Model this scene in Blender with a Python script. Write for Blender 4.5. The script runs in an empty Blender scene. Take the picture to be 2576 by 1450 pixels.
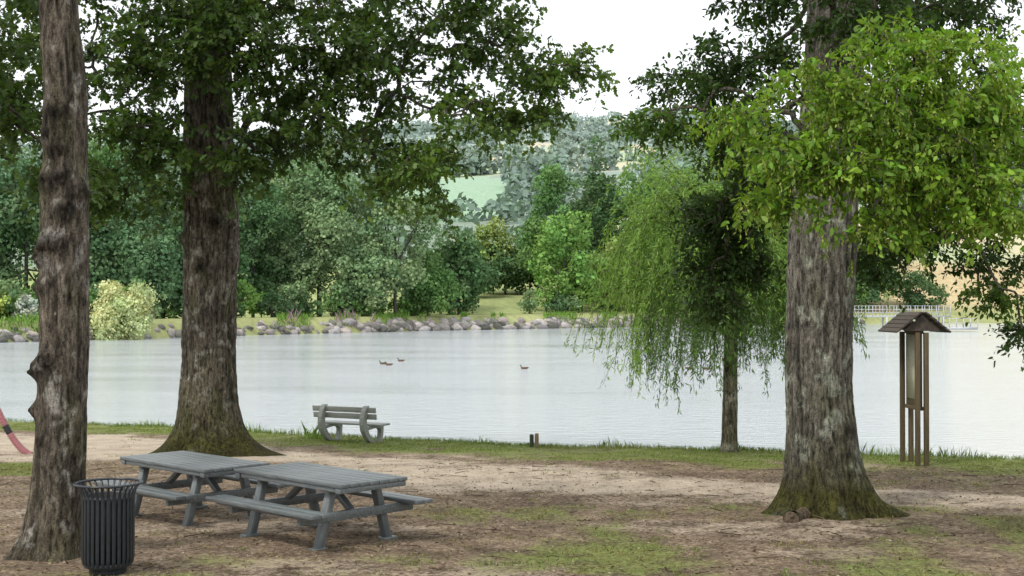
import bpy, math, numpy as np
from mathutils import Vector, Matrix, Euler
rng=np.random.default_rng(7)
scene=bpy.context.scene
scene.view_settings.view_transform='Standard'
scene.view_settings.look='None'
scene.view_settings.exposure=0
# ---------------------------------------------------------------- noise
T=rng.random((64,64,64)).astype(np.float64)
def vn(x,y,z=0.0):
    x,y,z=np.broadcast_arrays(np.asarray(x,float),np.asarray(y,float),np.asarray(z,float))
    xi=np.floor(x).astype(int);yi=np.floor(y).astype(int);zi=np.floor(z).astype(int)
    fx=x-xi;fy=y-yi;fz=z-zi
    fx=fx*fx*(3-2*fx);fy=fy*fy*(3-2*fy);fz=fz*fz*(3-2*fz)
    def g(a,b,c):return T[(xi+a)%64,(yi+b)%64,(zi+c)%64]
    r=0
    for a in(0,1):
        for b in(0,1):
            for c in(0,1):
                r=r+g(a,b,c)*(fx if a else 1-fx)*(fy if b else 1-fy)*(fz if c else 1-fz)
    return r
def fbm(x,y,z=0.0,o=4):
    r=0;a=.5;t=0
    for i in range(o):
        r=r+a*vn(np.asarray(x)*2**i+i*7.3,np.asarray(y)*2**i+i*3.1,np.asarray(z)*2**i+i*5.7);t+=a;a*=.5
    return r/t
def sst(a,b,x):
    t=np.clip((x-a)/(b-a),0,1);return t*t*(3-2*t)
# ---------------------------------------------------------------- mesh helpers
def np_mesh(name,V,F,mats,col=None,smooth=False,mi=None,parent=None):
    V=np.asarray(V,np.float32);F=np.asarray(F,np.int32)
    me=bpy.data.meshes.new(name)
    me.vertices.add(len(V));me.vertices.foreach_set('co',V.ravel())
    me.loops.add(F.size);me.loops.foreach_set('vertex_index',F.ravel())
    me.polygons.add(len(F));me.polygons.foreach_set('loop_start',np.arange(0,F.size,F.shape[1],dtype=np.int32))
    if not isinstance(mats,(list,tuple)):mats=[mats]
    for m in mats:me.materials.append(m)
    if mi is not None:me.polygons.foreach_set('material_index',np.asarray(mi,np.int32))
    me.update(calc_edges=True)
    if smooth:me.polygons.foreach_set('use_smooth',np.ones(len(F),bool))
    if col is not None:
        a=me.color_attributes.new('Col','FLOAT_COLOR','POINT')
        c=np.ones((len(V),4),np.float32);c[:,:3]=col;a.data.foreach_set('color',c.ravel())
    ob=bpy.data.objects.new(name,me);scene.collection.objects.link(ob)
    if parent:ob.parent=parent
    return ob
def empty(name,loc=(0,0,0),rz=0):
    e=bpy.data.objects.new(name,None);e.location=loc;e.rotation_euler=(0,0,rz);scene.collection.objects.link(e);e.empty_display_size=.3
    return e
def nrm(a):return a/np.maximum(np.linalg.norm(a,axis=-1,keepdims=True),1e-9)
# ---------------------------------------------------------------- materials
def mat(name):
    m=bpy.data.materials.new(name);m.use_nodes=True;nt=m.node_tree
    for n in list(nt.nodes):nt.nodes.remove(n)
    o=nt.nodes.new('ShaderNodeOutputMaterial');return m,nt,o
def N(nt,t,**k):
    n=nt.nodes.new(t)
    for a,b in k.items():setattr(n,a,b)
    return n
def noise(nt,scale,detail=4,vec=None,rough=.55):
    n=N(nt,'ShaderNodeTexNoise');n.inputs['Scale'].default_value=scale;n.inputs['Detail'].default_value=detail;n.inputs['Roughness'].default_value=rough
    if vec is not None:nt.links.new(vec,n.inputs['Vector'])
    return n
def ramp(nt,src,stops):
    r=N(nt,'ShaderNodeValToRGB');e=r.color_ramp.elements
    while len(e)<len(stops):e.new(.5)
    for i,(p,c) in enumerate(stops):
        e[i].position=p;e[i].color=(c[0],c[1],c[2],1) if isinstance(c,(tuple,list)) else (c,c,c,1)
    nt.links.new(src,r.inputs[0]);return r.outputs[0]
def mixc(nt,a,b,f,mode='MIX'):
    m=N(nt,'ShaderNodeMix',data_type='RGBA',blend_type=mode)
    for s,i in((f,0),(a,6),(b,7)):
        if isinstance(s,(int,float)):m.inputs[i].default_value=s
        elif isinstance(s,tuple):m.inputs[i].default_value=(*s,1)
        else:nt.links.new(s,m.inputs[i])
    return m.outputs[2]
def leaf_mat(name,trans=.35,rough=.5,spec=.35,simple=False):
    m,nt,o=mat(name)
    a=N(nt,'ShaderNodeAttribute',attribute_name='Col')
    if simple:
        p=N(nt,'ShaderNodeBsdfDiffuse');nt.links.new(a.outputs['Color'],p.inputs['Color'])
    else:
        p=N(nt,'ShaderNodeBsdfPrincipled');p.inputs['Roughness'].default_value=rough;p.inputs['Specular IOR Level'].default_value=spec
        nt.links.new(a.outputs['Color'],p.inputs['Base Color'])
    t=N(nt,'ShaderNodeBsdfTranslucent')
    nt.links.new(mixc(nt,a.outputs['Color'],(1.3,1.3,.55),1.0,'MULTIPLY'),t.inputs['Color'])
    x=N(nt,'ShaderNodeMixShader');x.inputs[0].default_value=trans
    nt.links.new(p.outputs[0],x.inputs[1]);nt.links.new(t.outputs[0],x.inputs[2]);nt.links.new(x.outputs[0],o.inputs[0]);return m
LEAF=leaf_mat('leaf',.4,.5,.3);FAR=leaf_mat('far_foliage',.15,simple=True);GRASS=leaf_mat('grass_blade',.3,simple=True)
def bark_mat():
    m,nt,o=mat('bark')
    tc=N(nt,'ShaderNodeTexCoord');mp=N(nt,'ShaderNodeMapping');mp.inputs['Scale'].default_value=(1,1,.3);nt.links.new(tc.outputs['Object'],mp.inputs[0])
    a=N(nt,'ShaderNodeAttribute',attribute_name='Col')
    n1=noise(nt,22,8,mp.outputs[0],.75);n2=noise(nt,50,5,tc.outputs['Object'],.75)
    c=mixc(nt,a.outputs['Color'],ramp(nt,n1.outputs[0],[(.38,.2),(.5,.9),(.62,1.6)]),1.0,'MULTIPLY')
    c=mixc(nt,c,ramp(nt,n2.outputs[0],[(.35,.55),(.65,1.35)]),1.0,'MULTIPLY')
    p=N(nt,'ShaderNodeBsdfPrincipled');p.inputs['Roughness'].default_value=.95;p.inputs['Specular IOR Level'].default_value=.15
    nt.links.new(c,p.inputs['Base Color'])
    b=N(nt,'ShaderNodeBump');b.inputs['Strength'].default_value=1;b.inputs['Distance'].default_value=.04;nt.links.new(n1.outputs[0],b.inputs['Height'])
    nt.links.new(b.outputs[0],p.inputs['Normal']);nt.links.new(p.outputs[0],o.inputs[0]);return m
BARK=bark_mat()
def solid(name,c,rough=.6,metal=0,var=.25,scale=8,bump=.15,stretch=(1,1,1),spec=.5):
    m,nt,o=mat(name)
    tc=N(nt,'ShaderNodeTexCoord');mp=N(nt,'ShaderNodeMapping');mp.inputs['Scale'].default_value=stretch;nt.links.new(tc.outputs['Object'],mp.inputs[0])
    oi=N(nt,'ShaderNodeObjectInfo')
    n=noise(nt,scale,6,mp.outputs[0],.65)
    cc=mixc(nt,tuple(c),ramp(nt,n.outputs[0],[(.3,1-var),(.7,1+var)]),1.0,'MULTIPLY')
    cc=mixc(nt,cc,ramp(nt,oi.outputs['Random'],[(0.,.88),(1.,1.12)]),1.0,'MULTIPLY')
    p=N(nt,'ShaderNodeBsdfPrincipled');p.inputs['Roughness'].default_value=rough;p.inputs['Metallic'].default_value=metal;p.inputs['Specular IOR Level'].default_value=spec
    nt.links.new(cc,p.inputs['Base Color'])
    b=N(nt,'ShaderNodeBump');b.inputs['Strength'].default_value=bump;b.inputs['Distance'].default_value=.01;nt.links.new(n.outputs[0],b.inputs['Height'])
    nt.links.new(b.outputs[0],p.inputs['Normal']);nt.links.new(p.outputs[0],o.inputs[0]);return m
TABLE=solid('grey_plank',(.12,.135,.137),.36,0,.4,4,.3,(1,8,8))
BENCH=solid('grey_bench_plastic',(.25,.265,.235),.5,0,.2,6,.2,(1,6,6))
IRON=solid('painted_steel',(.024,.03,.037),.33,0,.3,20,.1)
LINER=solid('dark_liner',(.008,.008,.01),.7,0,.2,5,.1)
WOOD=solid('weathered_wood',(.10,.075,.038),.8,0,.45,9,.4,(6,6,.6))
SHING=solid('roof_shingle',(.07,.056,.045),.9,0,.5,14,.6)
PAPER=solid('notice_paper',(.5,.48,.38),.7,0,.25,4,.1)
RED=solid('pink_plastic',(.42,.16,.17),.5,0,.15,10,.1);BLK=solid('black_plastic',(.02,.02,.02),.5)
METAL=solid('pale_metal',(.45,.47,.48),.5,0,.1,3,.05)
# ---------------------------------------------------------------- terrain
SX=[-60,-15.2,-9.7,-4.8,-2.7,.1,3,5,7.2,9.9,40];SY=[58,38.2,35.5,32.0,30.9,28.9,28.0,27.5,26.5,25.6,17]
def ys(x):return np.interp(x,SX,SY)+.35*(fbm(np.asarray(x)*.7,3.3)-.5)+.12*(vn(np.asarray(x)*3.1,8.8)-.5)
BX=[-300,-90,-50,-33,-10.9,24.4,60,150,400];BY=[40,102,126,155,187,223,252,290,340]
def yb(x):return np.interp(x,BX,BY)+2.5*(fbm(np.asarray(x)*.12,1.7)-.5)
def gz(x,y):
    x=np.asarray(x,float);y=np.asarray(y,float)
    d=ys(x)-y
    land=-.0316*(y-12.4)+.07*(fbm(x*.8,y*.8,1,3)-.5)+.02*(fbm(x*5,y*5,2,2)-.5)
    land=np.where(y<12,.05*(fbm(x*.8,y*.8,1,3)-.5),land)
    near=land-.55*np.clip(-d,0,4)-.12*sst(0.25,-.25,d)
    f=y-yb(x)
    far=-3+sst(-4,3.2,f)*4.1-.5*sst(11,22,f)
    hill=np.interp(y,[190,250,300,400,500,800,1200,1500,2500],[0,5,12,30,52,104,180,185,60])*np.interp(x/np.maximum(y,100),[-.6,-.4,-.1,.1,.3,.6],[.85,.82,.92,1.0,.85,.7])
    hill=hill*(.93+.16*fbm(x*.004,y*.004,5,3))+4*(fbm(x*.02,y*.02,6,2)-.5)*sst(300,500,y)
    far=far+hill*sst(6,40,f)
    return np.where(y<60,np.maximum(near,-3.2),far)
PATH=np.array([(-22,31,4.5),(-16,29.8,4.2),(-9,28.6,3.4),(-6.5,26.6,1.7),(-3.5,25.0,1.1),(-1.5,23.2,1.5),(.6,21.0,2.4),(3.5,19.6,2.1),(6.5,18.8,1.0),(8,18,.5)])
tt=np.linspace(0,len(PATH)-1,90);PS=np.stack([np.interp(tt,range(len(PATH)),PATH[:,i]) for i in range(3)],1)
def zones(x,y):
    x=np.asarray(x,float);y=np.asarray(y,float)
    wob=1.9*(fbm(x*.7,y*.9,4,5)-.5)
    q=np.full(x.shape,9.0)
    for px,py,w in PS:q=np.minimum(q,np.hypot(x-px,y-py)/w)
    sand=(1-sst(.3,1.45,q+wob*.8))*np.interp(x,[-9,-4,0,9],[1.15,.9,.85,.6])
    sand=np.maximum(sand,.42*sst(.52,.7,fbm(x*.6,y*.7,21,4)))
    d=ys(x)-y
    sg=1-sst(2.2,5.6,d+2.5*wob)
    lg=sst(-7.5,-8.6,x)*sst(24.6,24.0,y+wob)*sst(21.5,22.5,y+wob)
    pat=sst(.36,.66,fbm(x*.8,y*.45,9,5))*.72*sst(-3.5,0,x)*sst(19.5,17,y+wob)
    pat=np.maximum(pat,sst(.5,.75,fbm(x*.7,y*.6,12,4))*.5)
    rg=sst(5,7,x)*sst(17,20,y)*.35
    g=np.maximum(np.maximum(sg,lg),np.maximum(pat,rg))*(1-np.clip(sand,0,1)*.8)
    for cx,cy,r in((-2.24,14.9,1.5),(-4.14,16.7,1.5),(-4.8,13.5,.8),(4.1,17,.9)):
        g=g*sst(.5,1.3,np.hypot(x-cx,y-cy)/r)
    return sand,np.clip(g,0,1)
xs=np.unique(np.round(np.concatenate([np.linspace(-1300,-80,40),np.arange(-80,-14,1.3),np.arange(-14,14,.15),np.arange(14,90,1.3),np.linspace(90,1300,40)]),3))
yy=np.unique(np.round(np.concatenate([np.arange(-60,10,4),np.arange(10,40,.15),np.arange(40,96,4),np.arange(96,270,1.6),np.arange(270,1620,14)]),3))
GX,GY=np.meshgrid(xs,yy);GZ=gz(GX,GY)
V=np.stack([GX.ravel(),GY.ravel(),GZ.ravel()],1)
nx=len(xs);ny=len(yy)
idx=np.arange(nx*ny).reshape(ny,nx)
F=np.stack([idx[:-1,:-1],idx[:-1,1:],idx[1:,1:],idx[1:,:-1]],-1).reshape(-1,4)
s,g=zones(V[:,0],V[:,1])
X,Y=V[:,0],V[:,1]
col=np.zeros((len(V),3));col[:,0]=s;col[:,1]=g
HAZE=np.array([.44,.52,.53])  # distance haze blended into the surface colours of far ground and hillside forest
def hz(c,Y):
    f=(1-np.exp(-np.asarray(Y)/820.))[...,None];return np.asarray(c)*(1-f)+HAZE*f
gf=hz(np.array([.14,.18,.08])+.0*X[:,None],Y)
def greenfield(x,y):return np.hypot((x+22)/26,(y-480)/80)<1
def tanfield(x,y):
    n=fbm(x*.012,y*.012,3,2)
    return ((np.hypot((x+2)/95,(y-700)/145)<1))|((np.hypot((x-130)/110,(y-400)/80)<1))|((y>600)&(n>.63))
far=Y>60
fc=gf.copy()
f_=Y-yb(X)
dk=(f_<16);fc[dk]=np.array([.31,.33,.15])*(.75+.5*fbm(X[dk]*.25,Y[dk]*.25)[:,None])
md=(f_>=16)&(Y<300);fc[md]=np.array([.3,.34,.15])*(.8+.4*fbm(X[md]*.2,Y[md]*.2)[:,None])
md=(f_>=9)&(Y<330)&(X>62);fc[md]=np.array([.48,.39,.23])*(.85+.3*fbm(X[md]*.2,Y[md]*.2)[:,None])
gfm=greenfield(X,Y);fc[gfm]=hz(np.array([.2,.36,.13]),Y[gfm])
tfm=tanfield(X,Y)&(Y>300);pl=((Y[tfm]//90+X[tfm]//45)%3)[:,None]
tc3=np.where(pl==0,np.array([[.66,.5,.28]]),np.where(pl==1,np.array([[.56,.49,.27]]),np.array([[.38,.43,.2]])))
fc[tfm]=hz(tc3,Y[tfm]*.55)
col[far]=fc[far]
cy=V[F[:,0],1]
m,nt,o=mat('ground_near')
tc=N(nt,'ShaderNodeTexCoord');ob=tc.outputs['Object']
a=N(nt,'ShaderNodeAttribute',attribute_name='Col');sp=N(nt,'ShaderNodeSeparateColor');nt.links.new(a.outputs['Color'],sp.inputs[0])
nf=noise(nt,16,10,ob,.8);nm=noise(nt,1.7,8,ob,.7);ng=noise(nt,45,6,ob,.75)
def M(op,a_,b_):
    n=N(nt,'ShaderNodeMath',operation=op);n.use_clamp=False
    for i,s_ in enumerate((a_,b_)):
        if isinstance(s_,(int,float)):n.inputs[i].default_value=s_
        else:nt.links.new(s_,n.inputs[i])
    return n.outputs[0]
dirt=mixc(nt,ramp(nt,nf.outputs[0],[(.36,(.05,.035,.023)),(.5,(.185,.135,.092)),(.62,(.37,.295,.215))]),ramp(nt,nm.outputs[0],[(.35,.55),(.65,1.4)]),1.0,'MULTIPLY')
sandc=mixc(nt,ramp(nt,ng.outputs[0],[(.35,(.28,.225,.165)),(.6,(.56,.475,.37))]),ramp(nt,nm.outputs[0],[(.3,.72),(.7,1.2)]),1.0,'MULTIPLY')
gr=mixc(nt,ramp(nt,nf.outputs[0],[(.36,(.05,.065,.015)),(.5,(.15,.18,.05)),(.64,(.30,.29,.13))]),ramp(nt,nm.outputs[0],[(.3,.75),(.7,1.25)]),1.0,'MULTIPLY')
fs=ramp(nt,M('ADD',sp.outputs[0],M('ADD',M('MULTIPLY',M('SUBTRACT',nf.outputs[0],.5),2.0),M('MULTIPLY',M('SUBTRACT',nm.outputs[0],.5),1.2))),[(.25,0.),(.8,1.)])
fg=ramp(nt,M('ADD',sp.outputs[1],M('ADD',M('MULTIPLY',M('SUBTRACT',nf.outputs[0],.5),1.8),M('MULTIPLY',M('SUBTRACT',nm.outputs[0],.5),1.2))),[(.36,0.),(.74,1.)])
c=mixc(nt,mixc(nt,dirt,sandc,fs),gr,fg)
p=N(nt,'ShaderNodeBsdfPrincipled');p.inputs['Roughness'].default_value=.95;p.inputs['Specular IOR Level'].default_value=.1
b=N(nt,'ShaderNodeBump');b.inputs['Strength'].default_value=.8;b.inputs['Distance'].default_value=.035;nt.links.new(nf.outputs[0],b.inputs['Height'])
nt.links.new(c,p.inputs['Base Color']);nt.links.new(b.outputs[0],p.inputs['Normal']);nt.links.new(p.outputs[0],o.inputs[0]);GN=m
m,nt,o=mat('ground_far')
tc=N(nt,'ShaderNodeTexCoord');a=N(nt,'ShaderNodeAttribute',attribute_name='Col');nf=noise(nt,.8,8,tc.outputs['Object'],.7)
c=mixc(nt,a.outputs['Color'],ramp(nt,nf.outputs[0],[(.3,.75),(.7,1.2)]),1.0,'MULTIPLY')
p=N(nt,'ShaderNodeBsdfPrincipled');p.inputs['Roughness'].default_value=1;p.inputs['Specular IOR Level'].default_value=0
nt.links.new(c,p.inputs['Base Color']);nt.links.new(p.outputs[0],o.inputs[0]);GF=m
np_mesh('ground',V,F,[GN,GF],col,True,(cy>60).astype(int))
# water
m,nt,o=mat('lake_water')
tc=N(nt,'ShaderNodeTexCoord')
def wn(sx,sy,sc):
    mp=N(nt,'ShaderNodeMapping');mp.inputs['Scale'].default_value=(sx,sy,1);nt.links.new(tc.outputs['Object'],mp.inputs[0]);return noise(nt,sc,5,mp.outputs[0],.6)
w1=wn(.6,1.8,2.4);w2=wn(.03,.1,1.0)
p=N(nt,'ShaderNodeBsdfPrincipled');p.inputs['Base Color'].default_value=(.52,.56,.59,1);p.inputs['Roughness'].default_value=.1;p.inputs['IOR'].default_value=1.33
p.inputs['Specular IOR Level'].default_value=1.
b=N(nt,'ShaderNodeBump');b.inputs['Distance'].default_value=.13
nt.links.new(ramp(nt,w2.outputs[0],[(.35,.25),(.65,.95)]),b.inputs['Strength']);nt.links.new(w1.outputs[0],b.inputs['Height'])
nt.links.new(b.outputs[0],p.inputs['Normal']);nt.links.new(p.outputs[0],o.inputs[0])
np_mesh('lake_water',[(-500,20,-1),(600,20,-1),(600,420,-1),(-500,420,-1)],[(0,1,2,3)],m)
# ---------------------------------------------------------------- leaves / blades / tubes
SH={'oak':[(0,0,0),(.22,.2,.02),(.3,.1,.01),(.45,.34,.05),(.58,.14,.02),(.75,.26,.04),(1,0,-.06),(.75,-.26,.04),(.58,-.14,.02),(.45,-.34,.05),(.3,-.1,.01),(.22,-.2,.02)],
    'oval':[(0,0,0),(.28,.22,.05),(.65,.2,.04),(1,0,-.1),(.65,-.2,.04),(.28,-.22,.05)],
    'lance':[(0,0,0),(.4,.09,.01),(1,0,-.05),(.4,-.09,.01)],
    'clump':[(0,-.35,0),(.25,.4,.1),(1,.3,0),(.8,-.45,.1)]}
def leafmesh(P,A,Nn,S,C,shape):
    A=nrm(A);B=nrm(np.cross(Nn,A));U=np.cross(A,B)
    sh=np.array(SH[shape]);k=len(sh);n=len(P)
    S=np.asarray(S).reshape(-1,1,1)
    V=P[:,None,:]+S*(sh[None,:,0:1]*A[:,None]+sh[None,:,1:2]*B[:,None]+sh[None,:,2:3]*U[:,None])
    F=np.arange(n*k).reshape(n,k)
    return V.reshape(-1,3),F,np.repeat(C,k,0)
def tubes(P0,P1,R0,R1,k=5):
    P0=np.asarray(P0,float);P1=np.asarray(P1,float);R0=np.asarray(R0).reshape(-1,1,1);R1=np.asarray(R1).reshape(-1,1,1)
    d=nrm(P1-P0);h=np.where(np.abs(d[:,2:3])>.9,np.array([[1.,0,0]]),np.array([[0,0,1.]]))
    a=nrm(np.cross(d,h));b_=np.cross(d,a);th=np.arange(k)*2*np.pi/k
    c=np.cos(th)[None,:,None]*a[:,None]+np.sin(th)[None,:,None]*b_[:,None]
    V=np.concatenate([P0[:,None]+c*R0,P1[:,None]+c*R1],1);n=len(P0)
    base=(np.arange(n)*2*k)[:,None];i=np.arange(k);j=(i+1)%k
    F=np.stack([base+i,base+j,base+j+k,base+i+k],-1).reshape(-1,4)
    return V.reshape(-1,3),F
def trunk_mesh(name,path,seed,parent,flare=(.5,.5),lob=5,bark=.02,c0=(.17,.145,.11),c1=(.33,.31,.26),moss=.8,knots=(),na=150,dz=.025,vs=1.6,dark=.5,green=.45,roots=()):
    path=np.array(path,float);z0=path[0,2];z1=path[-1,2]
    zz=np.arange(z0-.25,z1,dz);cx=np.interp(zz,path[:,2],path[:,0]);cy=np.interp(zz,path[:,2],path[:,1]);rr=np.interp(zz,path[:,2],path[:,3])
    k=9;ker=np.ones(k)/k
    for arr in(cx,cy,rr):
        arr[:]=np.convolve(np.pad(arr,k//2,'edge'),ker,'valid')
    th=np.linspace(0,2*np.pi,na,endpoint=False);TH,ZZ=np.meshgrid(th,zz)
    R=rr[:,None]*np.ones_like(TH);H=ZZ-z0
    lobe=.3+.5*np.abs(vn(np.cos(TH)*1.3+seed,np.sin(TH)*1.3,seed+.3)*1.6-.1)+.15*np.cos(lob*TH+seed)
    ex=np.exp(-np.maximum(H,-.1)/flare[1])
    for ra,am,wd in roots:
        dt=np.angle(np.exp(1j*(TH-ra)));lobe=lobe+am*np.exp(-(dt/wd)**2)*(.55+.9*np.exp(-np.maximum(H,-.1)/(flare[1]*.45)))
    R=R*(1+flare[0]*ex*lobe+.07*np.exp(-H/1.2))
    m=rr.mean()
    ct,st=np.cos(TH)*m,np.sin(TH)*m
    ridge=1-np.abs(2*fbm(ct*16+seed,st*16,ZZ*vs+fbm(ct*5,st*5,ZZ*3,2)*1.5,3)-1)*2.2
    big=fbm(ct*4,st*4+seed,ZZ*2.0,4)-.5
    R=R+bark*(ridge-.6)+.2*m*big
    kd=np.zeros_like(R)
    for kt,kz,ks,ka in knots:
        dth=np.angle(np.exp(1j*(TH-kt)))*m
        q=np.exp(-((dth/ks)**2+((ZZ-kz)/ks)**2));rn=fbm(ct*22,st*22,ZZ*18,3)
        R=R+ka*q*(.2+1.6*rn);kd=np.maximum(kd,q)
    V=np.stack([cx[:,None]+R*np.cos(TH),cy[:,None]+R*np.sin(TH),ZZ],-1).reshape(-1,3)
    n=len(zz);idx=np.arange(n*na).reshape(n,na);j=np.roll(idx,-1,1)
    F=np.stack([idx[:-1],j[:-1],j[1:],idx[1:]],-1).reshape(-1,4)
    f=np.clip(ridge*.8+.1,0,1)[...,None];tone=(.55+.9*fbm(ct*2.5,st*2.5,ZZ*1.6+seed,5))[...,None]
    C=(np.array(c0)*.3*(1-f)+np.array(c0)*f)*tone
    lich=sst(.58,.66,fbm(ct*8+9,st*8,ZZ*6,5))[...,None]*.65;C=C*(1-lich)+np.array(c1)*lich
    gm=(sst(.5,.7,fbm(ct*5+3,st*5,ZZ*1.5,4))*green)[...,None];C=C*(1-gm)+np.array([.09,.095,.035])*gm
    ms=(moss*np.exp(-np.maximum(H-.3,0)/.45)*sst(.25,.5,fbm(ct*6,st*6,ZZ*3,4)+.08))[...,None]
    mc=fbm(ct*12,st*12,ZZ*8,3)[...,None];mcol=np.array([.025,.02,.012])*(1-mc)+np.array([.10,.10,.022])*mc
    C=C*(1-ms)+mcol*ms
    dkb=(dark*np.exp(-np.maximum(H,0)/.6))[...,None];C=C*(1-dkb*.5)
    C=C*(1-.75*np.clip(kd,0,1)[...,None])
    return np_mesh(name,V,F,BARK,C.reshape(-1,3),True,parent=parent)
def grow(name,start,blobs,parent,shape,lsize,lper,cols,seed,droop=.25,spread=.42,tipr=.006,barkc=(.1,.09,.07),flat=.6,fruit=(),dens=1.,nt_=5,cap=.11):
    r=np.random.default_rng(seed)
    at=[];ci=[]
    for x,y,z,rx,ry,rz,n,c in blobs:
        n=max(3,int(n*dens))
        u=nrm(r.normal(size=(n,3)))*(r.random((n,1))**.4)
        at.append(np.array([x,y,z])+u*np.array([rx,ry,rz]));ci+= [c]*n
    at=np.concatenate(at);ci=np.array(ci)
    st=np.array(start,float)
    d0=np.min(np.linalg.norm(at[:,None]-st[None],axis=2),1);o=np.argsort(d0);at=at[o];ci=ci[o]
    nodes=np.zeros((len(st)+3*len(at),3));nodes[:len(st)]=st;cnt=len(st);parr=[-1]+list(range(len(st)-1))
    tips=[];dirs=[]
    root=st[0]
    for q in at:
        dd=np.linalg.norm(nodes[:cnt]-q,axis=1)+.12*np.linalg.norm(nodes[:cnt]-root,axis=1)
        i=int(np.argmin(dd));a=nodes[i].copy();L=np.linalg.norm(q-a)
        last=i
        for t in(.35,.7,1.0):
            pt=a+(q-a)*t
            if t<1:pt=pt+r.normal(size=3)*L*.06+np.array([0,0,.09*L*math.sin(t*math.pi)])
            nodes[cnt]=pt;parr.append(last);last=cnt;cnt+=1
        tips.append(last);dirs.append(q-a)
    nodes=nodes[:cnt];parr=np.array(parr);rad2=np.zeros(cnt);rad2[tips]=tipr**2
    for i in range(cnt-1,0,-1):
        if parr[i]>=0:rad2[parr[i]]+=rad2[i] if parr[i]!=i else 0
    rad=np.minimum(np.sqrt(rad2)+.002,cap)
    e=np.arange(len(st),cnt)
    V1,F1=tubes(nodes[parr[e]],nodes[e],np.minimum(rad[parr[e]],rad[e]*1.3),rad[e],6)
    na=len(at)
    dirs=nrm(np.array(dirs))
    td=nrm(np.repeat(dirs,nt_,0)*.5+r.normal(size=(na*nt_,3))*np.array([1,1,.45])+np.array([0,0,-droop]))
    tl=spread*r.uniform(.5,1.5,(na*nt_,1));t0=np.repeat(at,nt_,0);t1=t0+td*tl
    V2,F2=tubes(t0,t1,np.full(len(t0),.004),np.full(len(t0),.0015),3)
    Vb=np.concatenate([V1,V2]);Fb=np.concatenate([F1,F2+len(V1)])
    np_mesh('branches',Vb,Fb,BARK,np.tile(np.array(barkc),(len(Vb),1)),True,parent=parent)
    m=lper;n=len(t0)*m
    tr=r.random((len(t0),m,1))**.8;pos=t0[:,None]+(t1-t0)[:,None]*tr+r.normal(size=(len(t0),m,3))*.035
    pos[...,2]-=(tr[...,0]**2)*tl*droop*.5
    pos=pos.reshape(-1,3)
    ax=np.repeat(td,m,0)*.6+r.normal(size=(n,3))*.8+np.array([0,0,-droop])
    no=np.array([0,0,1.])*flat+r.normal(size=(n,3))*.5
    cc=np.array(cols)[np.repeat(ci,nt_*m)]
    cl=np.repeat(r.uniform(.75,1.25,(na,1)),nt_*m,0)
    cc=cc*cl*r.uniform(.65,1.4,(n,1))*np.stack([r.uniform(.85,1.2,n),np.ones(n),r.uniform(.7,1.2,n)],1)
    S=lsize*r.uniform(.55,1.25,n)
    V,F,C=leafmesh(pos,ax,no,S,cc,shape)
    np_mesh('leaves',V,F,LEAF,C,False,parent=parent)
    if fruit:
        k=np.isin(np.repeat(ci,nt_*m),fruit)&(r.random(n)<.24);kp=pos[k]
        kp=np.concatenate([kp+np.array([0,0,-.035*i])+r.normal(size=kp.shape)*.008 for i in range(3)])
        V,F,C=leafmesh(kp,np.array([0,0,-1.])+r.normal(size=(len(kp),3))*.35,r.normal(size=(len(kp),3)),np.full(len(kp),.04),np.tile(np.array([.33,.40,.09]),(len(kp),1))*r.uniform(.7,1.2,(len(kp),1)),'oval')
        np_mesh('seed_clusters',V,F,LEAF,C,False,parent=parent)
z=lambda x,y:float(gz(x,y))
t=empty('oak_tree')
trunk_mesh('trunk',[(-4.86,13.5,z(-4.8,13.5),.26),(-4.78,13.5,.6,.255),(-4.75,13.5,1.2,.25),(-4.72,13.5,2.3,.245),(-4.72,13.5,3.7,.24),(-4.72,13.5,4.8,.22),(-4.8,13.5,5.8,.2),(-4.9,13.4,9,.14)],3,t,(.42,.33),4,.017,(.165,.14,.108),(.36,.34,.3),.15,
 knots=[(-1.9,3.25,.13,.07),(-2.5,3.1,.1,.08),(-1.3,3.6,.11,.05),(-2.7,1.95,.1,.11),(-2.0,2.05,.09,.07),(-1.4,3.95,.09,.05),(-2.2,3.9,.11,.06),(-2.9,1.5,.08,.07),(-1.8,4.6,.13,.05),(-1.6,4.25,.1,.05),(-2.6,2.8,.1,.07),(-2.2,4.4,.1,.05),(-.5,3.8,.1,.06),(-2.0,1.2,.08,.04)],na=150,dark=.1,green=.3,roots=((3.5,.7,.5),(-1.2,.3,.4)))
OAKC=[(.056,.103,.023),(.085,.15,.03)]
grow('c',[(-4.75,13.5,5.6),(-4.8,13.45,7),(-4.9,13.4,8.8)],[(-6.5,16,5.3,.5,.9,.8,24,0),(-6.4,15.5,6.6,.9,1.2,.7,26,0),(-4.8,13,8,3.2,3.2,1.1,80,0),(-5.8,16.5,4.2,.35,.5,.35,9,0),(-3.9,15,6.9,.9,1.2,.4,14,0)],t,'oak',.12,15,OAKC,11,dens=.85)  # wide high blob is unseen crown, added to shade the near ground
t=empty('oak_tree.001')
trunk_mesh('trunk',[(-6.25,26.5,z(-6.3,26.5),.6),(-6.28,26.5,.5,.55),(-6.28,26.5,1.4,.54),(-6.25,26.5,3,.54),(-6.22,26.5,4.4,.56),(-6.3,26.5,5.5,.54),(-6.3,26.5,6.6,.5),(-6.3,26.4,8.5,.42),(-6.3,26.4,10.5,.25)],6,t,(.8,.42),5,.026,(.15,.13,.10),(.3,.29,.24),1.0,
 knots=[(-1.2,4.3,.18,.1),(-2.2,5.2,.16,.08),(-1.7,3.4,.14,.08),(-1.0,5.6,.15,.1),(-.4,5.2,.2,.12),(-2.8,4.0,.12,.1)],na=180,dark=.8,green=.4,roots=((-.35,1.0,.35),(3.4,.5,.4),(-1.5,.35,.3),(-2.4,.4,.25)))
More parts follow.
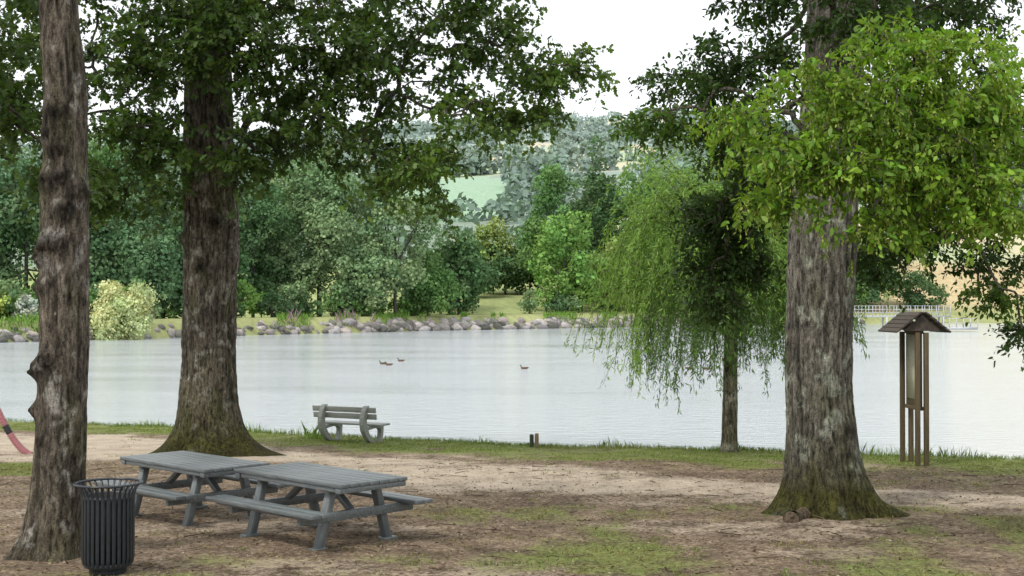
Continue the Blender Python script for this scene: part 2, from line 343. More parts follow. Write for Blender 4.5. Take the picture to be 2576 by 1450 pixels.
OB=[(-7.36,25,5.3,1.1,1.5,.8,24,0),(-7.4,25,7.0,1.2,1.6,1.1,34,0),(-5.96,24,7.5,1.6,.9,.9,50,0),(-4.56,25,6.1,1.1,1.5,.8,28,0),(-4.1,25,7.55,1.6,1.8,1.0,44,0),
(-3.0,25,6.0,1.2,1.5,.7,28,0),(-2.2,25,7.5,1.5,1.6,.9,34,0),(-1.8,24.5,5.4,.75,.9,.4,14,1),(-1.5,24.2,4.7,.22,.3,.45,5,1),(-.68,24.6,6.3,1.1,1.0,.4,18,1),
(-.3,25,7.5,1.3,1.3,.7,24,0),(.87,24.6,7.15,.95,.8,.4,14,1),(.75,24.6,6.25,.6,.5,.18,6,1),(-1.1,25,8.5,1.6,1.6,.7,28,0),(-3.6,25,8.7,2.2,2,.9,48,0),(-6.5,25,8.7,2.2,2,.9,50,0),
(-5.1,24.6,5.3,.6,.7,.4,12,0),(-2.3,24.4,5.0,.55,.5,.3,8,1),(-8.3,25,4.9,.5,.7,.5,11,0),(-9.5,25,7.6,1.5,1.5,1.3,38,0),(-9.6,25,6.0,.9,1.2,.7,15,0),(-6,26,10.5,4,3.5,1.2,45,0),(-6.9,24.2,5.9,.8,.6,.5,18,0)]  # broad topmost blob lies above the view, added to cast shadow
grow('c',[(-6.3,26.5,6.3),(-6.3,26.4,7.4),(-6.3,26.4,8.6),(-6.3,26.4,10)],OB,t,'oak',.15,15,OAKC,12,spread=.55,dens=.95)
t=empty('hornbeam_tree')
trunk_mesh('trunk',[(4.17,17,z(4.1,17),.45),(4.12,17,.5,.43),(4.08,17,1.3,.415),(4.07,17,2.2,.42),(4.12,17,3.4,.44),(4.25,17,5,.40),(4.33,17,6.8,.36),(4.4,17,9.5,.25)],9,t,(.75,.36),5,.036,(.19,.175,.145),(.34,.36,.29),1.0,knots=[(-.9,1.0,.1,.03)],na=200,dark=.6,vs=1.0,green=.3,roots=((-.25,1.0,.3),(-2.5,.45,.3),(-1.5,.35,.25),(3.3,.4,.3)))
HC=[(.04,.083,.018),(.155,.28,.034),(.075,.15,.025)]  # sunlight put into the leaf colour: front branch brighter than the rest
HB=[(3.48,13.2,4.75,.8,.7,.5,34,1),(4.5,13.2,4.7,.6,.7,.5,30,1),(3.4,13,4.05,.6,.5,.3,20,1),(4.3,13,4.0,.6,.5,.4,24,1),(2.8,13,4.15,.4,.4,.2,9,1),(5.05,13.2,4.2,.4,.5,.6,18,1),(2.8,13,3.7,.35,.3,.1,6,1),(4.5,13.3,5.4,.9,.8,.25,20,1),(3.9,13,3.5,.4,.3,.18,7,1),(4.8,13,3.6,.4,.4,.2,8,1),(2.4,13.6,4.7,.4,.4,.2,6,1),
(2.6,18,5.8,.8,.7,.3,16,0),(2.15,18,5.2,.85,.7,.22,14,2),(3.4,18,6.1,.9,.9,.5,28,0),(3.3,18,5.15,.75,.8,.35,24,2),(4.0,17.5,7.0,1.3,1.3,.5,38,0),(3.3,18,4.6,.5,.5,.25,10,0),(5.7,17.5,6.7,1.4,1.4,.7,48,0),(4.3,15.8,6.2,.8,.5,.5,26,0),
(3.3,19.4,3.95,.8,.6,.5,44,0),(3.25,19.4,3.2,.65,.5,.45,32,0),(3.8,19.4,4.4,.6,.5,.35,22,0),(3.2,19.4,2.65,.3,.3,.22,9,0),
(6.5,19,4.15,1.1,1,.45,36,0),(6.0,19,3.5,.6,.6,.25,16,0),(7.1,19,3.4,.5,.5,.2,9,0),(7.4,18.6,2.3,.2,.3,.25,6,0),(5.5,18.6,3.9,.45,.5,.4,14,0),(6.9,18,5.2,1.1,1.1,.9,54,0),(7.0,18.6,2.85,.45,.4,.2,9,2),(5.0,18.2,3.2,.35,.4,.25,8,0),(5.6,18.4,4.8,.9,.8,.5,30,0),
(4.6,16,8.5,3.4,3.4,1.1,70,0)]  # unseen upper crown, added as a shade canopy over the near ground
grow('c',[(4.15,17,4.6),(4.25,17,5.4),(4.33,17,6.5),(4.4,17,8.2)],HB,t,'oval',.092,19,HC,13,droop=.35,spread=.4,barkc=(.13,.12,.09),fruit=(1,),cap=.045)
# --- weeping willow by the shore
t=empty('weeping_willow')
zt=z(4.56,26.9)
trunk_mesh('trunk',[(4.56,26.9,zt,.15),(4.58,26.9,.6,.15),(4.6,26.9,2,.14),(4.62,26.9,3.5,.12),(4.5,26.9,5,.07)],15,t,(.5,.15),4,.014,(.2,.18,.13),(.36,.34,.27),.3,na=60,dark=.2)
r=np.random.default_rng(5)
P0=[];P1=[];R0=[];lp=[];la=[]
def strand(p,v,L,n,g):
    pts=[np.array(p,float)];v=np.array(v,float);stp=L/n
    for i in range(n):
        v=v*.88+np.array([r.normal()*.1,r.normal()*.1,-g]);pts.append(pts[-1]+v/np.linalg.norm(v)*stp)
    return pts
for k in range(66):
    a=r.uniform(0,2*math.pi);h=r.uniform(2.2,4.9);rad=r.uniform(.35,1.0)
    dx=math.cos(a);ex=2.25 if dx<0 else 1.25
    hi=r.uniform(.5,1.7)
    end=np.array([4.5+dx*ex*rad,26.9+math.sin(a)*1.7*rad,min(h+hi,6.4-.5*rad)])
    st_=np.array([4.6,26.9,h*.8]);mid=(st_+end)/2+np.array([0,0,.3])+r.normal(size=3)*.12
    tp=[st_,mid*.5+st_*.5+np.array([0,0,.1]),mid,(mid+end)/2+np.array([0,0,.1]),end]
    for i in range(4):P0.append(tp[i]);P1.append(tp[i+1]);R0.append(.03-.006*i)
    for j in range(15):
        f=r.uniform(.3,1)*3.999;i=int(f);q=tp[i]+(tp[i+1]-tp[i])*(f-i)+r.normal(size=3)*.15
        key=q[0]+min(dx,0)*.55
        zend=np.interp(key,[1.3,2.2,2.6,2.95,3.2,3.7,4.3,5.2,5.9],[4.9,4.3,3.5,2.0,.1,.3,1.4,.7,1.0])+r.exponential(.5)
        up=r.random()<.42
        L=r.uniform(.4,1.0) if up else min(max(.4,q[2]-zend+.3),4.2)
        s_=strand(q,(dx*.7+r.normal()*.4,math.sin(a)*.7+r.normal()*.5,.8 if up else .3),L,10,.08 if up else .28)
        m_=max(2,int(L*3.8))
        for i in range(10):
            lp+= [s_[i]+(s_[i+1]-s_[i])*u+r.normal(size=3)*.035 for u in r.random(m_)]
            la+= [s_[i+1]-s_[i]]*m_
            P0.append(s_[i]);P1.append(s_[i+1]);R0.append(.005)
R0=np.array(R0);V,F=tubes(P0,P1,R0,R0*.8,3)
np_mesh('branches',V,F,BARK,np.tile(np.array([.14,.16,.06]),(len(V),1)),parent=t)
lp=np.array(lp);la=nrm(np.array(la));n=len(lp)
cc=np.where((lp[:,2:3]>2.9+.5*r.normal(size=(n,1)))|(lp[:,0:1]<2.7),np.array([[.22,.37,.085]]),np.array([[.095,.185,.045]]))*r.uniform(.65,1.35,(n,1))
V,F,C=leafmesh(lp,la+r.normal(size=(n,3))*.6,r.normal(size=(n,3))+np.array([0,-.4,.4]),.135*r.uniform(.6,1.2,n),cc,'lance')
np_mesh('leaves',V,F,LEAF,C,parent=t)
# ---------------------------------------------------------------- distant trees
DT=empty('distant_trees')
def crown(x,y,top,w,c,seed,ls=.55,dens=1.,base=None,parent=DT,shapez=1.,nm='crown'):
    r=np.random.default_rng(seed)
    zb=float(gz(x,y)) if base is None else base
    H=(top-zb)*1.1;rx=w/2;rz=H/2*1.0;cz=zb+H*.47
    n_p=int(60*dens)
    u=nrm(r.normal(size=(n_p,3)));rr_=r.uniform(.35,.88,(n_p,1))
    sc=np.array([rx,rx*.9,rz]);tap=1-.25*np.clip(u[:,2:3],0,1)*shapez
    pc=np.array([x,y,cz])+u*rr_*sc*np.concatenate([tap,tap,np.ones_like(tap)],1)
    pr=r.uniform(.12,.32,n_p)*min(rx,rz)*1.05
    area=(pr**2)*4*np.pi
    k=np.maximum((area*2.0/(ls*ls)*.55).astype(int),20)
    k=np.minimum(k,1000)
    pi=np.repeat(np.arange(n_p),k);n=len(pi)
    d=nrm(r.normal(size=(n,3))+np.array([0,-.15,.25]));lump=.7+.6*fbm(d[:,0]*3+pi,d[:,1]*3,d[:,2]*3,2)
    P=pc[pi]+d*(pr[pi]*lump*r.uniform(.65,1.15,n))[:,None]*np.array([1,1,.85])
    P[:,2]=np.maximum(P[:,2],zb+.2)
    A=r.normal(size=(n,3))+np.array([0,0,-.4]);No=d+r.normal(size=(n,3))*.45
    cp=r.uniform(.85,1.18,(n_p,1))[pi];cc=np.array(c)*cp*r.uniform(.78,1.25,(n,1))
    cc=cc*np.stack([r.uniform(.9,1.12,n_p)[pi],np.ones(n),np.ones(n)],1)
    V,F,C=leafmesh(P,A,No,ls*r.uniform(.45,1.2,n),cc,'clump')
    np_mesh(nm,V,F,FAR,C,parent=parent)
    tv,tf=tubes([(x,y,zb-.5)]+[(x,y,cz*.6+zb*.4)]*6,[(x,y,cz)]+[tuple(pc[i]) for i in range(6)],[w*.02]+[w*.01]*6,[w*.012]+[w*.004]*6,6)
    np_mesh('trunk',tv,tf,BARK,np.tile(np.array([.1,.095,.08]),(len(tv),1)),parent=parent)
GG=(.21,.31,.155);DG=(.095,.17,.075);MG=(.135,.25,.085);BG=(.185,.33,.09);YG=(.26,.35,.115);BD=(.115,.20,.10)
FT=[(-28,186,26,21,GG),(-17,186,24,15,GG),(-33,183,14,10,GG),(-12.5,190,10,9,MG),(-22,181,11,12,GG),
(-57.7,152,21,15,BD),(-51,156,18,14,BD),(-44.6,155,14.5,13,BD),(-40,160,18,13,DG),(-62,150,18,12,DG),(-67,150,22,14,BD),(-36,178,21,13,DG),(-48,165,22,16,BD),(-55,170,26,18,MG),
(-8.6,205,13.6,12,DG),(-3.6,245,20,12,YG),(-1.3,243,14,15,DG),(-6.5,235,11,12,BD),(3.5,248,15,11,DG),(-11,215,13,12,DG),
(7.4,238,29,15,MG),(16.1,248,35,10,DG),(9.1,224,20,13,BG),(24.7,243,31,14,MG),(19,234,14,15,YG),(12.5,228,11,8,BG),(35.8,252,29,18,MG),(47,257,26,18,DG),(60,262,23,17,MG),(26,238,17,12,BG),
(75,272,17,18,DG),(88,276,10,14,DG),(20,260,28,16,DG),(40,250,15,16,BG),(54,262,13,14,MG)]
for i,(x,y,tp,w,c) in enumerate(FT):crown(x,y,tp,w,c,100+i,ls=.45 if y<200 else .58)
r=np.random.default_rng(77)
for i in range(92):
    x=r.uniform(-64,66) if i<50 else r.uniform(-64,-12)
    if -10<x<5.5 and i%6:continue
    lo_,hi_=(11,20) if i<50 else (9.5,13)
    y=float(yb(x))+r.uniform(lo_,hi_);zb=float(gz(x,y));crown(x,y,zb+r.uniform(1.8,5.0),r.uniform(4,7.5),[GG,MG,DG,BD,MG,BG][i%6],300+i,ls=.38,dens=.42)
def shrub(nm,x,y,top,w,c,seed,ls=.35):
    e=empty(nm);crown(x,y,top,w,c,seed,ls=ls,dens=.8,parent=e,nm='foliage')
shrub('pale_willow_bush',-41.5,137,6.2,8.6,(.5,.56,.30),401,.3)
shrub('golden_bush',-54.5,133,5.4,5,(.38,.46,.12),402)
shrub('silver_bush',-50.8,133.5,4.0,2.6,(.48,.52,.48),403,.25)
# hillside forest
r=np.random.default_rng(21)
n0=5200;hy=300+1000*r.random(n0)**.8;hx=hy*r.uniform(-.48,.48,n0)
fld=greenfield(hx,hy)|tanfield(hx,hy)
keep=(~fld);dn=fbm(hx*.012,hy*.012,8,2);keep&=(dn>.36)|(r.random(n0)<.3)
keep&=~((np.abs(hx/hy)<.11)&(hy>330)&(hy<830)&(r.random(n0)<.8))
hx=hx[keep];hy=hy[keep]
ex=[];ey=[]
for (x0,y0,x1,y1,c_) in((-85,600,70,640,30),(-80,665,78,700,26),(-70,745,70,735,26),(-25,600,-20,740,10),(25,640,32,740,10),(-60,560,50,575,26),(-48,430,-46,560,18),(4,430,8,560,18),(-90,830,90,820,50),(-60,400,40,410,26)):
    u=r.random(c_);ex+=list(x0+(x1-x0)*u+r.normal(size=c_)*2.5);ey+=list(y0+(y1-y0)*u+r.normal(size=c_)*2.5)
hr=np.concatenate([r.uniform(3.,6,len(hx)),r.uniform(2.,4.4,len(ex))]);hx=np.concatenate([hx,ex]);hy=np.concatenate([hy,ey]);hzv=gz(hx,hy);n=len(hx)
k=44;pi=np.repeat(np.arange(n),k);d=nrm(r.normal(size=(n*k,3))+np.array([0,-.2,.3]))
P=np.stack([hx,hy,hzv+hr*.8],1)[pi]+d*(hr[pi]*r.uniform(.7,1.1,n*k))[:,None]*np.array([1,1,1.1])
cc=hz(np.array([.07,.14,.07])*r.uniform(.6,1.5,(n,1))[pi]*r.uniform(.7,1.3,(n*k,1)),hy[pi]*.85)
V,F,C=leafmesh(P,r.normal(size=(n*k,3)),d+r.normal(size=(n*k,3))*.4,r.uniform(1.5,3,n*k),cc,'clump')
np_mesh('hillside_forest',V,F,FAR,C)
# ---------------------------------------------------------------- rocks along bank
r=np.random.default_rng(31)
import bmesh
bm=bmesh.new();bmesh.ops.create_icosphere(bm,subdivisions=2,radius=1);bv=np.array([v.co[:] for v in bm.verts]);bf=np.array([[v.index for v in f.verts] for f in bm.faces]);bm.free()
Vs=[];Fs=[];Cs=[];off=0
for i in range(900):
    x=r.uniform(-62,70);sz=r.uniform(.3,.95)*(1.2 if x>-25 else .8)
    f=r.uniform(-.2,2.2);y=float(yb(x))+f;zc=-1+.5*max(f,0)+.15
    dsp=.55+.9*vn(bv[:,0]*1.4+i,bv[:,1]*1.4,bv[:,2]*1.4+i)
    v=bv*dsp[:,None]*sz*np.array([r.uniform(.8,1.5),1,r.uniform(.5,.9)]);a=r.uniform(0,6.28);v=v@np.array([[math.cos(a),-math.sin(a),0],[math.sin(a),math.cos(a),0],[0,0,1]])
    Vs.append(v+np.array([x,y,zc]));Fs.append(bf+off);off+=len(bv)
    Cs.append(np.tile(np.array([[.40,.35,.31],[.46,.42,.39],[.24,.22,.2],[.38,.36,.35],[.16,.16,.13]][i%5])*r.uniform(.5,1.15),(len(bv),1)))
ROCK,nt,o=mat('rock');a=N(nt,'ShaderNodeAttribute',attribute_name='Col');tc=N(nt,'ShaderNodeTexCoord');nn=noise(nt,3,6,tc.outputs['Object'],.7)
p=N(nt,'ShaderNodeBsdfPrincipled');p.inputs['Roughness'].default_value=.9;nt.links.new(mixc(nt,a.outputs[0],ramp(nt,nn.outputs[0],[(.3,.6),(.7,1.25)]),1.,'MULTIPLY'),p.inputs['Base Color']);nt.links.new(p.outputs[0],o.inputs[0])
np_mesh('bank_rocks',np.concatenate(Vs),np.concatenate(Fs),ROCK,np.concatenate(Cs))
# ---------------------------------------------------------------- grass
def blades(name,P,Hh,W,C,lean=.35,seed=1):
    r=np.random.default_rng(seed);n=len(P);a=r.uniform(0,2*np.pi,n);s=np.stack([np.cos(a),np.sin(a),np.zeros(n)],1)*np.asarray(W).reshape(-1,1)
    ln=r.normal(size=(n,2))*lean;tip=P+np.stack([ln[:,0]*Hh,ln[:,1]*Hh,Hh],1);mid=P+np.stack([ln[:,0]*Hh*.3,ln[:,1]*Hh*.3,Hh*.55],1)
    V=np.stack([P-s,P+s,mid+s*.7,tip,mid-s*.7],1).reshape(-1,3);F=np.arange(n*5).reshape(n,5)
    return np_mesh(name,V,F,GRASS,np.repeat(C,5,0))
r=np.random.default_rng(41)
n=300000;bx=r.uniform(-14,14,n);by=r.uniform(11.5,38,n);ok=(np.abs(bx)<by*.42)&(by<ys(bx)+.1);bx=bx[ok];by=by[ok]
s_,g_=zones(bx,by);cl=fbm(bx*3,by*3,3,4);ok=(g_*1.0+(cl-.5)*2.4)>(.5+.4*r.random(len(bx)));bx=bx[ok];by=by[ok];n=len(bx)
P=np.stack([bx,by,gz(bx,by)-.005],1);dsh=ys(bx)-by
Hh=r.uniform(.02,.05,n)*(1+1.4*sst(1.2,.1,dsh))
dry=(sst(.4,.62,fbm(bx*.9,by*.9,7,4))*sst(24,20,by)+.45*sst(.4,.62,fbm(bx*.9,by*.9,7,4)))[:,None].clip(0,1)
cb=np.array([.14,.21,.045])*(1-dry)+np.array([.28,.255,.12])*dry
blades('grass',P,Hh,np.full(n,.005),cb*r.uniform(.6,1.4,(n,1)),.5,2)
n=5200;bx=r.uniform(-16,13,n);by=ys(bx)+r.uniform(-.35,.15,n);P=np.stack([bx,by,gz(bx,by)-.02],1)
cl=sst(.42,.7,fbm(bx*1.3,2.2,o=3))
blades('shore_grass',P,r.uniform(.05,.14,n)+.22*cl*r.random(n),np.full(n,.006),np.array([.15,.23,.06])*r.uniform(.6,1.6,(n,1)),.3,3)
n=46;bx=-4.75+r.normal(size=n)*.16;by=30.6+r.normal(size=n)*.12;P=np.stack([bx,by,gz(bx,by)],1)
blades('shore_weed',P,r.uniform(.1,.42,n),np.full(n,.013),np.array([.15,.25,.06])*r.uniform(.6,1.5,(n,1)),.5,8)
n=12000;bx=r.uniform(-62,75,n);k_=fbm(bx*.3,4.4,o=4);ok=(k_>.5);bx=bx[ok];n=len(bx);by=yb(bx)+r.uniform(.3,4.0,n);P=np.stack([bx,by,gz(bx,by)],1)
P[:,2]=np.maximum(P[:,2],-1)
pur=(fbm(bx*.5,9.9,o=2)>.66)&(r.random(n)<.35)
cc=np.where(pur[:,None],np.array([[.42,.26,.38]]),np.array([[.19,.33,.08]]))*r.uniform(.6,1.4,(n,1))
blades('bank_plants',P,r.uniform(.3,1.0,n)*(.3+k_[ok])*(1+.7*pur),np.full(n,.06),cc,.35,4)
n=26000;bx=r.uniform(-11,11,n);by=r.uniform(11.5,25,n);ok=(np.abs(bx)<by*.43);bx=bx[ok];by=by[ok];s_,g_=zones(bx,by);ok=r.random(len(bx))>(s_*.75+.25*g_);bx=bx[ok];by=by[ok];n=len(bx)
P=np.stack([bx,by,gz(bx,by)+.008],1)
pal=np.array([[.11,.07,.04],[.18,.12,.075],[.27,.2,.13],[.06,.04,.028],[.40,.34,.26],[.15,.15,.06]])[r.integers(0,6,n)]*r.uniform(.6,1.3,(n,1))
V,F,C=leafmesh(P,r.normal(size=(n,3))*np.array([1,1,.15]),np.array([0,0,1.])+r.normal(size=(n,3))*.3,r.uniform(.02,.055,n),pal,'oval')
np_mesh('leaf_litter',V,F,GRASS,C)
n=420;bx=r.uniform(-9,9,n);by=r.uniform(12,24,n);a=r.uniform(0,6.28,n);L_=r.uniform(.06,.35,n);P=np.stack([bx,by,gz(bx,by)+.012],1);Q=P+np.stack([np.cos(a)*L_,np.sin(a)*L_,r.uniform(0,.03,n)],1)
V,F=tubes(P,Q,np.full(n,.006),np.full(n,.003),4);np_mesh('fallen_twigs',V,F,BARK,np.repeat(np.array([.12,.085,.055])*r.uniform(.4,1.8,(n,1)),8,0))
t=empty('surface_root')
Pr=[(3.75,16.45,.02),(3.62,16.25,.0),(3.5,16.05,.03),(3.46,15.95,-.03),(3.42,15.85,-.14)];Pr=[(x_,y_,z_+z(3.5,16)) for x_,y_,z_ in Pr]
V,F=tubes(Pr[:-1],Pr[1:],[.10,.08,.11,.09],[.08,.11,.09,.05],10);V=V+(.06*(fbm(V[:,0]*14,V[:,1]*14,V[:,2]*14,3)-.5))[:,None]
np_mesh('root',V,F,BARK,np.tile(np.array([.12,.09,.06]),(len(V),1)),True,parent=t)
# ---------------------------------------------------------------- furniture helpers
def pbox(name,par,loc,size,mat_,rot=(0,0,0),bev=.006):
    x,y,z_=[s/2 for s in size]
    V=[(-x,-y,-z_),(x,-y,-z_),(x,y,-z_),(-x,y,-z_),(-x,-y,z_),(x,-y,z_),(x,y,z_),(-x,y,z_)]
    o_=np_mesh(name,V,[(0,3,2,1),(4,5,6,7),(0,1,5,4),(1,2,6,5),(2,3,7,6),(3,0,4,7)],mat_,parent=par)
    o_.location=loc;o_.rotation_euler=rot
    if bev:
        b=o_.modifiers.new('b','BEVEL');b.width=bev;b.segments=2
    return o_
def beam(name,par,p0,p1,w,t,mat_,bev=.006):
    p0=Vector(p0);p1=Vector(p1);d=p1-p0
    o_=pbox(name,par,(p0+p1)/2,(d.length,w,t),mat_,bev=bev)
    o_.rotation_euler=d.to_track_quat('X','Z').to_euler();return o_
def picnic(nm,x,y,rz):
    e=empty(nm,(x,y,z(x,y)-.01),rz);L=2.02
    for i in range(7):pbox('tabletop_plank',e,(0,(i-3)*.139,.735),(L,.13,.042),TABLE)
    for sx in(-1,1):pbox('tabletop_end_trim',e,(sx*(L/2-.06),0,.683),(.09,.94,.058),TABLE)
    for sy in(-1,1):pbox('tabletop_side_trim',e,(0,sy*.44,.686),(L-.24,.04,.05),TABLE)
    for sy in(-1,1):
        for k_ in(0,1):pbox('seat_plank',e,(0,sy*(.665+k_*.139),.445),(L,.13,.045),TABLE)
        pbox('seat_trim',e,(0,sy*.80,.405),(L-.3,.035,.03),TABLE)
    for sx in(-.64,.64):
        pbox('tabletop_beam',e,(sx+.065,0,.665),(.06,.86,.09),TABLE)
        pbox('seat_beam',e,(sx+.065,0,.37),(.06,1.62,.1),TABLE)
        for sy in(-1,1):
            beam('leg',e,(sx,sy*.30,.70),(sx,sy*.50,-.02),.10,.085,TABLE)
            pbox('foot',e,(sx,sy*.50,.02),(.12,.2,.035),TABLE)
        beam('brace',e,(sx,0,.36),(sx*.25,0,.70),.08,.06,TABLE)
    return e
a_=math.radians(-44)
picnic('picnic_table',-2.24,14.85,a_);picnic('picnic_table.001',-4.14,16.65,a_)
e=empty('park_bench',(-3.72,30.0,z(-3.8,30.0)),math.radians(-27))
for i,zz_ in enumerate((.62,.77)):pbox('backrest_slat',e,(-.03,-.30-.035*i,zz_),(1.75,.045,.125),BENCH,(math.radians(8),0,0),.01)
for k_ in range(3):pbox('seat_slat',e,(.0,-.13+.15*k_,.42),(1.75,.135,.045),BENCH,bev=.01)
for sx in(-.58,.58):
    bmx=bmesh.new()
    outer=[(-.36,.87),(-.46,.76),(-.52,.6),(-.53,.45),(-.49,.3),(-.40,.17),(-.28,.06),(-.16,-.01)]
    inner=[(-.26,.87),(-.33,.74),(-.37,.6),(-.37,.45),(-.33,.34),(-.25,.22),(-.14,.11),(.02,-.01)]
    def strip(o1,i1):
        vv=[]
        for (a1,b1),(c1,d1) in zip(o1,i1):
            vv.append([bmx.verts.new((sx+q,yv,zv)) for q in(-.06,.06) for yv,zv in((a1,b1),(c1,d1))])
        for A_,B_ in zip(vv[:-1],vv[1:]):
            for i1_,i2_ in((0,1),(1,3),(3,2),(2,0)):bmx.faces.new((A_[i1_],A_[i2_],B_[i2_],B_[i1_]))
        bmx.faces.new((vv[0][0],vv[0][2],vv[0][3],vv[0][1]));bmx.faces.new((vv[-1][0],vv[-1][1],vv[-1][3],vv[-1][2]))
    strip(outer,inner)
    strip([(-.36,.39),(-.1,.395),(.1,.395),(.26,.39),(.33,.34)],[(-.34,.30),(-.1,.33),(.1,.33),(.2,.30),(.23,.26)])
    strip([(.34,.37),(.33,.2),(.30,.08),(.26,-.01)],[(.22,.35),(.23,.2),(.20,.08),(.15,-.01)])
    bmesh.ops.recalc_face_normals(bmx,faces=bmx.faces[:])
    me=bpy.data.meshes.new('side_support');bmx.to_mesh(me);bmx.free();me.materials.append(BENCH)
    o_=bpy.data.objects.new('side_support',me);scene.collection.objects.link(o_);o_.parent=e
    b=o_.modifiers.new('b','BEVEL');b.width=.012;b.segments=2
e=empty('litter_bin',(-3.95,12.55,z(-3.95,12.55)))
def lathe(name,prof,mat_,k=48,par=e):
    V=[];F=[]
    for i in range(k):
        a=2*math.pi*i/k
        for rr_,zz_ in prof:V.append((rr_*math.cos(a),rr_*math.sin(a),zz_))
    m_=len(prof)
    for i in range(k):
        j=(i+1)%k
        for q in range(m_-1):F.append((i*m_+q,j*m_+q,j*m_+q+1,i*m_+q+1))
    return np_mesh(name,V,F,mat_,smooth=True,parent=par)
lathe('liner',[(.0,.1),(.215,.1),(.215,.76),(.205,.76),(.2,.12)],LINER)
lathe('base',[(.0,0),(.17,0),(.18,.03),(.175,.055),(.225,.075),(.235,.11),(.21,.12)],IRON)
lathe('rim',[(.30,.868),(.325,.868),(.33,.878),(.325,.888),(.30,.888),(.295,.878),(.30,.868)],IRON)
lathe('collar',[(.235,.735),(.25,.735),(.253,.75),(.25,.765),(.235,.765),(.235,.735)],IRON)
V=[];F=[]
prof=[(.215,.08),(.24,.105),(.25,.16),(.25,.70),(.253,.76),(.27,.82),(.315,.875)]
ns=30
for i in range(ns):
    a=2*math.pi*i/ns;ca,sa=math.cos(a),math.sin(a);b0=len(V)
    for q,(rr_,zz_) in enumerate(prof):
        w=.017 if q<5 else .010
        for dr in(0,-.008):
            for sw in(-w,w):V.append(((rr_+dr)*ca-sw*sa,(rr_+dr)*sa+sw*ca,zz_))
    for q in range(len(prof)-1):
        o0=b0+q*4;o1=o0+4
        for i1,i2 in((0,1),(1,3),(3,2),(2,0)):F.append((o0+i1,o0+i2,o1+i2,o1+i1))
np_mesh('slats',V,F,IRON,parent=e)
# notice kiosk
e=empty('notice_board',(7.5,23.9,z(7.5,23.9)-.03),math.radians(91))
for sx in(-.43,.43):
    for sy in(-.08,.08):pbox('post',e,(sx,sy,1.24),(.09,.08,2.5),WOOD)
pbox('panel',e,(0,0,1.8),(.77,.05,1.35),WOOD)
pbox('notice_sheet',e,(0,.031,1.85),(.64,.008,1.2),PAPER,bev=0)
pbox('panel_frame',e,(0,.0,1.09),(.765,.11,.07),WOOD);pbox('panel_frame',e,(0,.0,2.5),(.765,.11,.07),WOOD)
for sy in(-1,1):
    for k_ in range(5):
        f0=k_/5;yc=sy*(.05+.44*(f0+.1));zc=2.86-.36*(f0+.1)
        pbox('shingle_row',e,(0,yc,zc+.0),(1.12,.135,.03),SHING,(sy*-math.radians(34),0,0),.004)
V=[(sx,yv,zv) for sx in(-.47,.47) for yv,zv in((-.36,2.52),(.36,2.52),(0,2.81))]
np_mesh('gable',V,[(0,1,2),(3,5,4)],SHING,parent=e)
e=empty('mooring_post',(.47,28.0,z(.47,28.0)))
for nm,xx,hh,mt in(('post',-.04,.26,solid('green_post',(.04,.06,.03),.9)),('post_1',.07,.28,solid('tan_post',(.22,.16,.1),.9))):
    lo=lathe(nm,[(.045,-.1),(.045,hh),(.035,hh+.015),(0,hh+.015)],mt,16,e);lo.location=(xx,0,0)
e=empty('corrugated_hose',(-9.95,26.6,z(-10,26.6)))
k=64;Pc=[]
for i in range(k+1):
    t_=1.1*i/k;Pc.append((-t_,.1*t_,-.03+1.5*t_**1.7))
V0,V1,R_,mi=[],[],[],[]
for i in range(k):
    V0.append(Pc[i]);V1.append(Pc[i+1]);R_.append(.072 if i%2 else .058);mi.append(1 if 28<=i<34 else 0)
V,F=tubes(V0,V1,R_,R_,12);np_mesh('hose',V,F,[RED,BLK],mi=np.repeat(mi,12),smooth=True,parent=e)
e=empty('footbridge',(55,182,0))
pbox('deck',e,(0,0,1.1),(14,2,.25),METAL,bev=0)
pbox('landing',e,(8.5,-.5,-.55),(4,3,.4),METAL,bev=0)
for sy in(-1,1):
    for h in(.55,1.0,1.5):pbox('rail',e,(0,sy,1.1+h),(14,.07,.07),METAL,bev=0)
    for i in range(15):pbox('rail_post',e,(-7+i,sy,1.9),(.08,.08,1.5),METAL,bev=0)
    for i in range(4):pbox('pile',e,(-6+4*i,sy,-.2),(.2,.2,2.6),METAL,bev=0)
    for h in(.5,1.1):pbox('landing_rail',e,(8.5,sy*1.5-.5,-.3+h),(4,.06,.06),METAL,bev=0)
    for i in range(5):pbox('landing_post',e,(6.5+i,sy*1.5-.5,.2),(.07,.07,1.2),METAL,bev=0)
DB=solid('duck_brown',(.12,.075,.05),.8,0,.5,30,.1);DH=solid('duck_green',(.015,.04,.02),.5);DY=solid('duck_bill',(.35,.25,.05),.5)
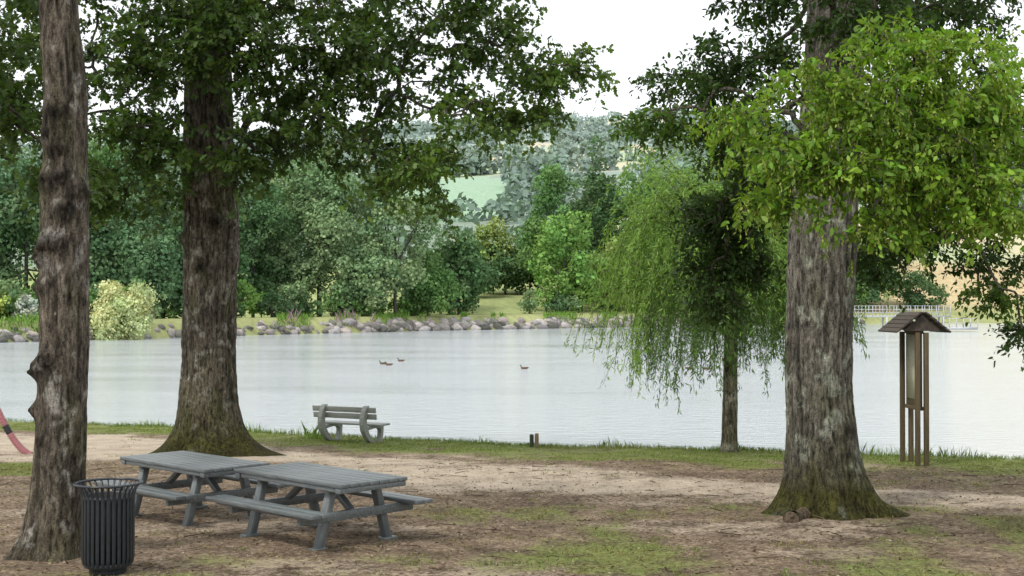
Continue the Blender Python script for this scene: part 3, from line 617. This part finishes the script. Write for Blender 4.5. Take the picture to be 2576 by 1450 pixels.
def duck(nm,x,y,rz):
    e=empty(nm,(x,y,-1.0),rz);e.scale=(.85,.85,.85)
    def skin(n_,pts,mt):
        me=bpy.data.meshes.new(n_);me.from_pydata([p[:3] for p in pts],[(i,i+1) for i in range(len(pts)-1)],[])
        o_=bpy.data.objects.new(n_,me);scene.collection.objects.link(o_);o_.parent=e
        o_.modifiers.new('s','SKIN');
        for i,p in enumerate(pts):me.skin_vertices[0].data[i].radius=(p[3],p[4])
        me.skin_vertices[0].data[0].use_root=True
        o_.modifiers.new('u','SUBSURF').levels=2;o_.modifiers['u'].render_levels=2;me.materials.append(mt)
    skin('body',[(-.3,0,.12,.02,.03),(-.22,0,.09,.06,.06),(-.08,0,.06,.11,.1),(.08,0,.05,.12,.11),(.18,0,.08,.08,.08),(.215,0,.16,.04,.04)],DB)
    skin('head',[(.2,0,.14,.04,.038),(.22,0,.21,.035,.035),(.25,0,.265,.048,.045),(.29,0,.26,.03,.03)],DH)
    skin('bill',[(.29,0,.255,.022,.014),(.35,0,.245,.02,.008)],DY)
duck('duck',.7,73,3.1);duck('duck.001',-7.2,83,3.0);duck('duck.002',-7.95,79,3.3);duck('duck.003',-7.45,77.5,3.1);duck('duck.004',10.1,73,0);duck('duck.005',11.0,72.5,.1)
e=empty('power_line')
P0=[];P1=[]
for k_ in range(2):
    for i in range(30):
        f=lambda u:(-60+200*u,300,92-16*k_+10*u-18*(4*u*(1-u)))
        P0.append(f(i/30));P1.append(f((i+1)/30))
V,F=tubes(P0,P1,np.full(len(P0),.03),np.full(len(P0),.03),4);np_mesh('wires',V,F,METAL,parent=e)
# ---------------------------------------------------------------- light, camera
w=bpy.data.worlds.new('World');scene.world=w;w.use_nodes=True;nt=w.node_tree
bg=nt.nodes['Background'];sk=nt.nodes.new('ShaderNodeTexSky');sk.sky_type='NISHITA';sk.sun_disc=False
az=math.radians(222);el=math.radians(50)
sk.sun_elevation=el;sk.sun_rotation=az;sk.dust_density=1.5;sk.air_density=1;sk.ozone_density=1
hs=nt.nodes.new('ShaderNodeHueSaturation');hs.inputs['Saturation'].default_value=.35
nt.links.new(sk.outputs[0],hs.inputs['Color'])
cloud=mixc(nt,hs.outputs[0],(9.5,9.75,10.1),.82)
nt.links.new(cloud,bg.inputs[0]);bg.inputs[1].default_value=.15
sd=Vector((math.sin(az)*math.cos(el),math.cos(az)*math.cos(el),math.sin(el)))
L=bpy.data.lights.new('sun','SUN');L.energy=2.4;L.angle=math.radians(11);L.color=(1,.95,.86)
lo=bpy.data.objects.new('sun',L);scene.collection.objects.link(lo);lo.rotation_euler=(-sd).to_track_quat('-Z','Y').to_euler()
cam=bpy.data.cameras.new('camera');cam.lens=45;cam.sensor_width=36;cam.clip_end=6000;cam.clip_start=.1
co=bpy.data.objects.new('camera',cam);scene.collection.objects.link(co);co.location=(0,0,2.6);co.rotation_euler=(math.radians(90.8),0,0)
scene.camera=co
